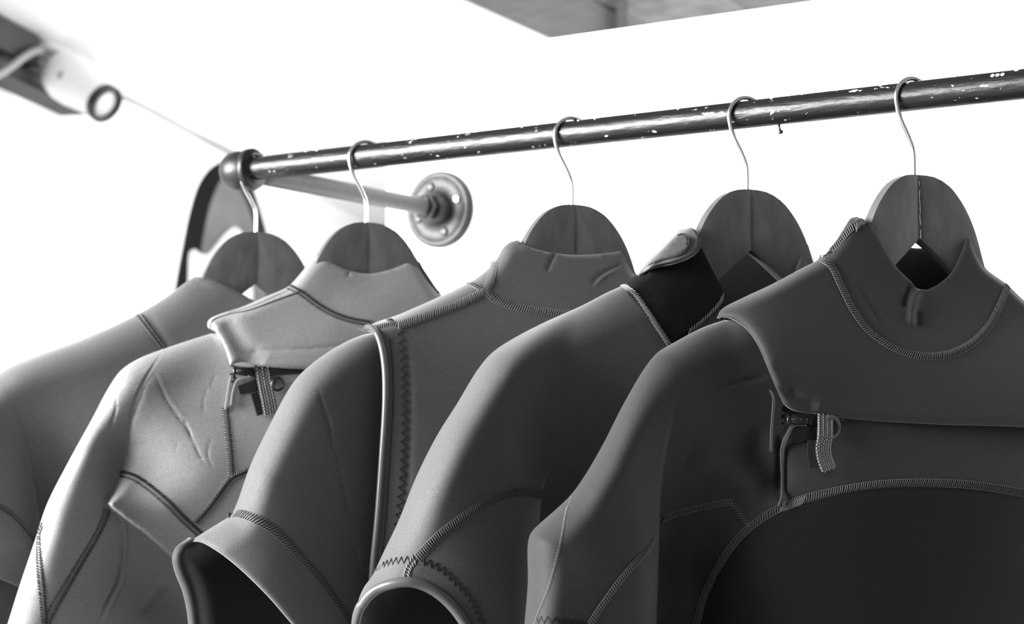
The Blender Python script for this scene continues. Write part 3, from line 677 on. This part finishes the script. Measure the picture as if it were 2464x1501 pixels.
# ---------------------------------------------------------------- suit 3, front panel with piping
s3 = Suit(1377, 25, 'wetsuit', 'mid grey short-sleeved wetsuit with a piped front panel edge and zigzag stitching')
hanger(s3, 'dark wooden hanger holding the wetsuit with the piped front panel')
L3 = [(940, 797), (872, 806), (795, 843), (735, 888), (702, 925), (650, 1020), (602, 1120), (568, 1215), (556, 1238), (520, 1262), (480, 1287), (452, 1306)]
roll3 = [(452, 1306), (430, 1322), (423, 1343), (430, 1375), (446, 1415), (457, 1460), (462, 1501), (470, 1600), (480, 1700)]
R3 = spline(roll3, 6)
b3 = Piece(s3, [('r', 75, L3), ('e', 12, [(452, 1306), (480, 1304), (508, 1317), (560, 1354), (640, 1430), (700, 1499), (780, 1590), (860, 1680)]),
    ('h', 0, [(860, 1680), (900, 2000), (920, 2300)]), ('h', 0, [(920, 2300), (1000, 2300)]), ('h', 0, [(1000, 2300), (1000, 1500), (1000, 900), (940, 797)])],
    [(872, 835, 28), (800, 890, 38), (740, 940, 42), (700, 1010, 46), (640, 1160, 50), (610, 1250, 48), (800, 1050, 42), (850, 950, 34), (900, 900, 26), (520, 1300, 42), (480, 1300, 30), (640, 1370, 54), (750, 1470, 50), (850, 1250, 26), (870, 1400, 18), (950, 1300, 8), (950, 1000, 18), (900, 2000, 20), (1000, 900, 12), (800, 1600, 45)],
    [Crease([(766, 930), (774, 965), (786, 1010), (800, 1065), (820, 1120)], -1.0, 4), Crease([(786, 990), (792, 1020), (800, 1050)], -1.2, 3.5), Crease([(815, 1115), (822, 1150), (835, 1210), (838, 1240)], -1.1, 3.5), Crease([(855, 1310), (862, 1350), (870, 1390)], -.9, 4), Crease([(560, 1233), (600, 1180), (640, 1120)], 1.2, 26)],
    drop=4., back=lambda P: 55-78*np.exp(-(seg_dist(P, R3)[0]/26.)**2),
    back_runs=[('r', 75, L3), ('r', 22, roll3), ('h', 0, [(480, 1700), (860, 1750)]), ('h', 0, [(860, 1750), (1000, 900), (940, 797)])])
b3.build('sleeve', N3, s3.root)
f3 = Piece(s3, [
    ('r', 32, [(880, 787), (905, 775), (950, 760), (1050, 717), (1125, 681), (1165, 655), (1195, 622), (1212, 594), (1228, 581), (1246, 577)]),
    ('h', 0, [(1246, 577), (1265, 590), (1300, 602), (1350, 611), (1400, 613), (1450, 610), (1508, 602)]),
    ('r', 32, [(1508, 602), (1533, 660), (1620, 722), (1780, 805), (1850, 900), (1865, 1400), (1850, 2300)]),
    ('h', 0, [(1850, 2300), (880, 2300)]),
    ('h', 0, [(880, 2300), (885, 1600), (893, 1375), (905, 1250), (916, 1100), (924, 960), (922, 880), (912, 822), (900, 798), (890, 790), (880, 787)])],
    [(888, 795, 36), (905, 810, 44), (925, 950, 52), (918, 1150, 50), (900, 1400, 42), (1100, 900, 48), (1000, 1200, 54), (1200, 700, 26), (1165, 690, 24), (1250, 610, 15), (1400, 630, 17), (1490, 620, 14), (1400, 800, 42), (1600, 900, 47), (1300, 1200, 54), (1700, 1400, 50), (1300, 2200, 60), (900, 2200, 40), (1700, 2200, 60), (1000, 770, 33)],
    [Crease([(1338, 606), (1325, 630), (1315, 655)], -1.4, 4), Crease([(1508, 628), (1470, 648), (1440, 665), (1420, 688)], -1.5, 4), Crease([(1486, 645), (1450, 668), (1430, 690)], 1.0, 4), Crease([(975, 800), (984, 950), (982, 1100), (972, 1240)], -1.2, 10)], back=44., grid=9, thick=4.)
f3.build('front_panel', N3, s3.root)
f3.cord([(882, 789), (893, 789), (904, 799), (915, 824), (925, 880), (927, 960), (919, 1100), (908, 1250), (896, 1375), (886, 1600), (882, 1900)], 3.2, M_pipe2, 'piping', up=.5)
f3.seam([(938, 815), (944, 880), (946, 960), (938, 1100), (928, 1250), (914, 1390)], .8, .4, None, T_dark, 2.4, style='run', tr=.55, name='piping_stitching')
f3.seam([(960, 796), (968, 850), (972, 960), (970, 1080), (964, 1180), (955, 1260), (945, 1330)], 7.5, .5, None, T_dark, 8.5, style='zig', tr=.6, name='zigzag_stitching')
f3.seam([(956, 784), (1000, 770), (1050, 753), (1110, 730), (1165, 703)], 8.5, 1.8, B3l, T_lite, 2.1, .9, name='shoulder_seam')
f3.seam([(906, 790), (930, 783), (956, 780)], 7., 1.6, B3l, T_lite, 2.1, .9, name='shoulder_seam')
f3.seam([(1190, 630), (1184, 660), (1176, 685), (1166, 706)], 7.5, 1.6, B3l, T_lite, 2.1, .4, name='collar_seam')
f3.seam([(1127, 680), (1145, 688), (1164, 700)], 6., 1.2, B3l, T_lite, 2.6, .4, name='collar_seam')
f3.seam([(1168, 706), (1200, 724), (1250, 741), (1310, 751), (1380, 757), (1450, 750)], 8., 1.8, B3l, T_lite, 2.4, .5, name='collar_seam')
f3.seam([(935, 768), (945, 775), (955, 786)], 5., .5, None, T_dark, 4., style='zig', tr=.5, name='zigzag_stitching')
b3.seam([(548, 1243), (575, 1236), (610, 1246), (660, 1276), (720, 1335), (780, 1405), (825, 1470), (860, 1530)], 8., 1.3, B3, T_mid, 2.8, .9, name='sleeve_seam')

# ---------------------------------------------------------------- suit 4, hook-and-loop collar tab
s4 = Suit(1797, 25, 'wetsuit', 'charcoal short-sleeved wetsuit with a black fuzzy collar tab and round piped cuff')
hanger(s4, 'dark wooden hanger above the black fuzzy collar tab')
L4 = [(1508, 683), (1460, 704), (1400, 735), (1300, 780), (1225, 820), (1182, 850), (1150, 888), (1100, 970), (1050, 1050), (1000, 1150), (960, 1250), (922, 1330), (895, 1386), (876, 1412), (863, 1442), (857, 1480), (858, 1520)]
hem4 = [(858, 1520), (863, 1478), (880, 1441), (906, 1418), (945, 1404), (985, 1400), (1030, 1413), (1080, 1450), (1122, 1505), (1152, 1570), (1168, 1650)]
R4r = [(1945, 588), (1963, 640), (2010, 720), (2080, 830), (2140, 950), (2160, 1400), (2150, 2300)]
sl4 = Step([(1345, 1060, 0, 160), (1318, 1140, 10, 110), (1303, 1190, 25, 70), (1298, 1260, 42, 55), (1290, 1400, 58), (1280, 1501, 62), (1262, 1720, 62)], [(700, 1720), (700, 700), (1400, 700)], 55)
b4 = Piece(s4, [('r', 95, L4), ('h', 0, hem4), ('h', 0, [(1168, 1650), (1200, 1700), (1290, 1730)]), ('h', 0, [(1290, 1730), (1300, 2300)]), ('h', 0, [(1300, 2300), (2150, 2300)]), ('r', 40, R4r[::-1]),
    ('h', 0, [(1945, 588), (1930, 615), (1915, 655), (1880, 690), (1800, 748), (1745, 748), (1690, 730), (1600, 700), (1508, 683)])],
    [(1508, 720, 24), (1400, 790, 34), (1250, 850, 40), (1180, 900, 42), (1100, 1050, 42), (1020, 1200, 26), (960, 1330, 2), (1000, 1380, 4), (1100, 1430, 4), (1200, 1350, 4), (1250, 1250, 8), (1200, 1100, 36), (1280, 1050, 30), (1350, 1000, 30), (1450, 900, 36), (1320, 1180, 2), (1340, 1300, -24), (1400, 1400, -26), (1600, 780, 30), (1700, 760, 24), (1600, 1000, 36), (1900, 1000, 45), (1940, 620, 13), (1900, 720, 18), (1800, 780, 25), (2050, 1200, 45), (1700, 1400, 20), (1500, 2200, 30), (2000, 2200, 40), (1150, 1650, 0), (900, 1430, 0)],
    [sl4], back=58., back_runs=[('r', 95, L4), ('r', 60, [(858, 1520), (866, 1600), (900, 1690)]), ('h', 0, [(900, 1690), (1000, 1730), (1290, 1730)]), ('h', 0, [(1290, 1730), (1300, 2300)]), ('h', 0, [(1300, 2300), (2150, 2300)]), ('r', 40, R4r[::-1]),
    ('h', 0, [(1945, 588), (1900, 577), (1800, 570), (1700, 576), (1640, 598), (1560, 650), (1508, 683)])])
b4.build('body', N4, s4.root)
b4.cord([(859, 1560)]+hem4[:-1], 4.6, M_pipe2, 'cuff_piping', up=-.5)
b4.seam([(906, 1368), (940, 1352), (985, 1346), (1010, 1343)], 6., .5, None, T_dark, 5.5, style='zig', tr=.6, name='zigzag_stitching')
b4.seam([(1015, 1348), (1060, 1368), (1100, 1405), (1135, 1445), (1158, 1490), (1172, 1530)], 6., .5, None, T_dark, 6.5, style='zig', tr=.6, name='zigzag_stitching')
b4.seam([(1300, 1190), (1265, 1184), (1220, 1190), (1160, 1215), (1100, 1255), (1050, 1295), (1005, 1342)], 7.5, 1.5, B3, T_mid, 2.1, .3, name='sleeve_seam')
b4.seam([(1000, 1345), (985, 1365), (977, 1390)], 6., 1., B3, T_lite, 2.6, .5, style='dots', name='sleeve_seam')
tab = Piece(s4, [('r', 26, [(1498, 687), (1512, 675), (1545, 652)]), ('h', 0, [(1545, 652), (1600, 636), (1650, 612), (1684, 588)]), ('h', 0, [(1684, 588), (1715, 650), (1749, 714)]), ('h', 0, [(1749, 714), (1735, 738), (1690, 782), (1640, 815), (1610, 830)]), ('h', 0, [(1610, 830), (1580, 790), (1540, 736), (1498, 687)])],
    [(1510, 690, 26), (1560, 650, 20), (1600, 720, 36), (1680, 600, 18), (1740, 712, 26), (1620, 810, 40), (1690, 760, 34)], grid=8, thick=3.)
tab.build('fuzzy_tab', M_velcro, s4.root, back=False)
tab.seam([(1500, 686), (1525, 705), (1555, 745), (1585, 790), (1610, 828)], 5., 1.2, B3, T_lite, 3.6, 1.3, style='dots', tr=.5, name='tab_stitching')
tab.seam([(1742, 712), (1728, 735), (1700, 765), (1655, 802)], 4., .8, None, T_lite, 3.4, 1.1, style='dots', tr=.38, name='tab_stitching')
te = Piece(s4, [('r', 14, [(1534, 659), (1558, 630), (1600, 589), (1640, 549), (1651, 544)]), ('h', 0, [(1651, 544), (1671, 551), (1682, 570), (1680, 591), (1664, 610), (1622, 627), (1575, 638), (1534, 659)])],
    [(1545, 650, 22), (1600, 615, 32), (1650, 570, 34), (1675, 585, 36), (1630, 620, 38), (1660, 555, 28)], grid=7, thick=1.8)
te.build('tab_end', neo('tab_grey', .11), s4.root, back=False)
te2 = Piece(s4, [('h', 0, [(1534, 662), (1575, 643), (1622, 633), (1666, 615), (1684, 594), (1686, 570)]), ('h', 0, [(1686, 570), (1676, 575), (1664, 604), (1622, 622), (1575, 633), (1534, 657)])], [(1545, 655, 19), (1600, 635, 28), (1680, 585, 32), (1630, 625, 33)], grid=6, thick=1.5)
te2.build('tab_edge', EDGE, s4.root, back=False)
tp = Piece(s4, [('h', 0, [(1556, 640), (1590, 606), (1628, 568), (1643, 561)]), ('h', 0, [(1643, 561), (1656, 568), (1659, 582), (1650, 602), (1632, 614), (1590, 625), (1556, 640)])], [(1560, 636, 26.5), (1600, 610, 34), (1650, 570, 35), (1650, 598, 38), (1630, 610, 39)], grid=7, thick=1.2)
tp.build('tab_patch', neo('tab_patch', .07), s4.root, back=False)
tp.seam([(1630, 566), (1643, 562), (1655, 569), (1658, 582), (1650, 601), (1634, 613)], 1., .4, None, T_dark, 2.2, style='run', tr=.5, name='patch_stitching')

# ---------------------------------------------------------------- suit 5, nearest, black chest zip
s5 = Suit(2197, 25, 'wetsuit', 'near-black chest-zip wetsuit nearest the camera at the right')
hanger(s5, 'dark wooden hanger rightmost on the rail, with a bright centre joint line', bend=7., width=24., pale=True, s=.95)
sl5 = Step([(1650, 880, 0, 180), (1620, 1000, 5, 170), (1600, 1100, 16, 130), (1590, 1180, 30, 80), (1586, 1300, 50, 50), (1583, 1400, 58), (1580, 1501, 60), (1572, 1800, 60)], [(1100, 1800), (1100, 700), (1600, 750)], 45)
sr5 = Step([(2690, 960, 0, 160), (2722, 1100, 12, 110), (2738, 1250, 34, 70), (2742, 1500, 52, 50), (2745, 1800, 52)], [(3300, 1800), (3300, 850), (2690, 850)], 50)
b5 = Piece(s5, [
    ('r', 85, [(1742, 770), (1690, 788), (1625, 822), (1582, 848), (1552, 884), (1500, 972), (1450, 1070), (1403, 1150), (1372, 1192), (1330, 1232), (1298, 1260), (1277, 1283), (1270, 1310), (1270, 1400), (1262, 1501), (1250, 1650), (1240, 1800)]),
    ('h', 0, [(1240, 1800), (1560, 1800)]), ('h', 0, [(1560, 1800), (1580, 2300)]), ('h', 0, [(1580, 2300), (2760, 2300)]), ('h', 0, [(2760, 2300), (2780, 1800)]), ('h', 0, [(2780, 1800), (3110, 1800)]), ('r', 60, [(3110, 1800), (3085, 1600), (3045, 1400), (2995, 1240), (2940, 1110), (2880, 1020), (2800, 950)]),
    ('h', 0, [(2800, 950), (2700, 905), (2400, 830), (2100, 830), (1900, 780), (1742, 770)])],
    [(1742, 800, 24), (1650, 850, 35), (1570, 910, 38), (1500, 1030, 40), (1430, 1180, 26), (1330, 1300, 4), (1320, 1450, 0), (1450, 1400, 2), (1550, 1400, -4), (1550, 1200, 14), (1650, 1000, 38), (1700, 1100, 32), (1650, 1190, 12), (1650, 1350, -26), (1640, 1480, -28), (1760, 1220, 20), (1740, 1400, 14), (1800, 1150, 32), (1860, 1000, 38), (1850, 1300, 44), (2000, 1220, 64), (2000, 1060, 58), (2200, 1060, 66), (2200, 1260, 76), (2100, 1450, 74), (2464, 1100, 68), (2464, 1400, 76), (2700, 1100, 60), (2680, 1500, 50), (2760, 1300, 5), (2760, 1700, -15), (2900, 1400, 0), (3000, 1700, 0), (2850, 1100, 30), (2500, 900, 36), (2700, 965, 34), (2620, 1000, 44), (2400, 860, 38), (2780, 1000, 30), (1900, 900, 42), (2200, 880, 46), (2000, 2200, 80), (2700, 2200, 60), (1600, 2200, 10), (1400, 1800, 0)],
    [sl5, sr5, Crease([(1700, 945), (1750, 928), (1800, 915), (1850, 904)], -1.2, 6), Crease([(1790, 1040), (1830, 1100), (1862, 1150), (1880, 1190)], -8, 36), Crease([(1660, 1090), (1740, 1125), (1800, 1155), (1850, 1190)], 5, 34), Crease([(1880, 1040), (1878, 1120), (1876, 1205)], -6, 10),
     Crease([(1880, 1222), (2050, 1180), (2200, 1168), (2464, 1193), (2600, 1221), (2725, 1252)], -1.5, 9)], back=48., grid=9)
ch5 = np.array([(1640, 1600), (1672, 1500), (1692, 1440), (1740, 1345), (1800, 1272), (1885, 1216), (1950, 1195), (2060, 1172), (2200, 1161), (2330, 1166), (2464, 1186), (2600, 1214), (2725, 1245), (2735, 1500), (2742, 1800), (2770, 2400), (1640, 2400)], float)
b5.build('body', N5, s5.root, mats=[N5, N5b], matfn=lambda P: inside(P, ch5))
r5 = [(1724, 765), (1735, 745), (1790, 715), (1850, 687), (1920, 650), (1978, 618), (2005, 588), (2030, 550), (2048, 524), (2062, 521)]
r5b = [(2338, 569), (2352, 610), (2372, 645), (2398, 666), (2424, 684), (2464, 722), (2560, 790), (2700, 856), (2790, 905), (2850, 958)]
lf5 = [(1885, 972), (1868, 935), (1845, 880), (1822, 828), (1795, 791), (1765, 770), (1745, 764), (1724, 765)]
y5 = Piece(s5, [('r', 28, r5), ('h', 0, [(2062, 521), (2088, 533), (2112, 566), (2135, 608), (2160, 645), (2192, 676)]), ('h', 0, [(2192, 676), (2208, 694), (2230, 697)]), ('h', 0, [(2230, 697), (2262, 682), (2292, 658), (2315, 615), (2328, 585), (2338, 569)]),
    ('r', 12, r5b), ('e', 20, [(2850, 958), (2835, 1000), (2800, 1050), (2750, 1062), (2640, 1047), (2464, 1028), (2250, 1021), (2050, 1008), (1960, 996), (1905, 986), (1885, 972)]), ('e', 24, lf5)],
    [(1740, 780, 22), (1800, 765, 36), (1850, 900, 56), (1830, 840, 50), (1890, 960, 60), (1980, 640, 20), (2070, 545, 16), (2120, 640, 24), (2192, 690, 27), (2290, 680, 24), (2335, 590, 20), (2300, 640, 24), (2360, 640, 22), (2400, 700, 26), (2100, 820, 48), (2250, 860, 56), (2400, 850, 52), (2050, 1000, 66), (2464, 1000, 76), (2000, 900, 60), (2250, 1000, 74), (2700, 950, 62), (1900, 760, 40), (2830, 970, 46), (2780, 1050, 56), (2464, 760, 30), (2560, 860, 56), (2640, 1020, 68)],
    [Crease([(2216, 690), (2203, 715), (2194, 755), (2196, 790)], 4.5, 9), Crease([(2190, 682), (2178, 715), (2174, 745)], -3, 8), Crease([(2206, 745), (2208, 790)], -2, 8), Crease([(2063, 690), (2095, 740), (2125, 790)], -1., 5), Crease([(1885, 930), (1920, 962), (1970, 978)], -3.5, 14), Crease([(1840, 860), (1880, 945)], 2.5, 20)],
    back=52., back_runs=[('r', 28, r5), ('h', 0, [(2062, 521), (2110, 570), (2170, 594), (2215, 598), (2270, 592), (2320, 575), (2338, 569)]), ('r', 12, r5b), ('h', 0, [(2850, 958), (2800, 1060), (2500, 1100), (1885, 972)]), ('h', 0, lf5)], grid=9, thick=4.)
y5.build('chest_flap', N5, s5.root)
y5.seam([(1972, 621), (2000, 640), (2020, 680), (2050, 742), (2085, 790), (2130, 826), (2180, 849), (2235, 858), (2290, 850), (2340, 824), (2380, 782), (2405, 735), (2424, 690)], 6.5, 1.7, B5, T_mid, 2.1, .7, name='collar_seam')
y5.seam([(2072, 530), (2045, 553), (2015, 588), (1985, 617)], 6., 1.4, B5, T_mid, 2.3, .8, name='collar_seam')
y5.seam([(2085, 534), (2068, 540), (2058, 550)], 5., 1.2, None, T_lite, 2.0, 1.6, style='dots', tr=.4, name='bar_tack')
b5.seam([(1886, 1217), (1950, 1196), (2060, 1172), (2130, 1164), (2200, 1161), (2330, 1166), (2464, 1186), (2600, 1214), (2725, 1245)], 6.5, 1.8, B5, T_mid, 2.1, .6, name='chest_seam')
b5.seam([(1880, 1220), (1840, 1243), (1800, 1272), (1768, 1305), (1740, 1345), (1715, 1390), (1692, 1440), (1675, 1505)], 5.5, 1.4, B5, T_mid, 2.4, .7, name='chest_seam')
b5.seam([(1878, 1222), (1905, 1213), (1935, 1203)], 6.5, 2.0, None, T_lite, 1.9, 1.8, style='dots', tr=.45, name='bar_tack')
b5.seam([(1594, 1248), (1640, 1231), (1690, 1219), (1730, 1211), (1762, 1206)], 5., 1.4, B5, T_mid, 2.3, .6, name='side_seam')
b5.seam([(1762, 1206), (1780, 1235), (1804, 1266)], 4., 1., B5, T_mid, 2.6, .5, style='dots', name='side_seam')
b5.seam([(1572, 1300), (1555, 1325), (1515, 1368), (1470, 1425), (1420, 1500), (1395, 1550)], 5., 1.5, B5, T_mid, 2.2, .4, name='sleeve_seam')
b5.seam([(1373, 1194), (1362, 1235), (1352, 1290), (1338, 1350), (1318, 1420), (1290, 1490), (1275, 1550)], 1.6, .6, None, T_mid, 1.8, 0, style='dots', tr=.5, name='gusset_seam')
b5.seam([(1290, 1492), (1330, 1491), (1370, 1496), (1420, 1502)], 5., .5, None, T_dark, 6., style='zig', tr=.55, name='zigzag_stitching')
ribbon(b5, [(1853, 936), (1862, 955), (1860, 1000), (1857, 1040), (1856, 1086)], [6, 9, 8, 8, 8], 5, 3, EDGE, 'zip_edge')
ribbon(b5, [(1940, 1022), (1910, 1023), (1896, 1045), (1884, 1075), (1881, 1110), (1882, 1160), (1879, 1200), (1872, 1216)], [5, 9, 11, 11, 7, 5, 5, 4], 5, 4, EDGE, 'zip_edge')
ribbon(b5, [(1880, 990), (1930, 1004), (1990, 1008), (2030, 1010)], [30, 32, 22, 6], 1, 1.5, M_black, 'zip_tape')
ribbon(b5, [(1905, 1050), (1940, 1042), (1965, 1035)], [36, 40, 36], 2, 1.2, M_dark, 'zip_garage')
slider(b5, (1922, 1010), 46, 22, 7, s5.root, .05); teeth(b5, [(1882, 985), (1885, 1010), (1884, 1035)], 8, s5.root)
ribbon(b5, [(1957, 1058), (1956, 1095), (1962, 1128)], [28, 26, 28], 3, 1.5, mat('tab_back', .02, .9), 'tab_lining')
webbing(b5, [(1986, 1000), (1985, 1050), (1981, 1080), (1986, 1108), (1994, 1128)], 38, [9, 11, 12, 9, 7], rows=7, pitch=6.2)
loop(b5, (2000, 1026), 18, 24, 8, 1.8, M_web, 'pull_ring')
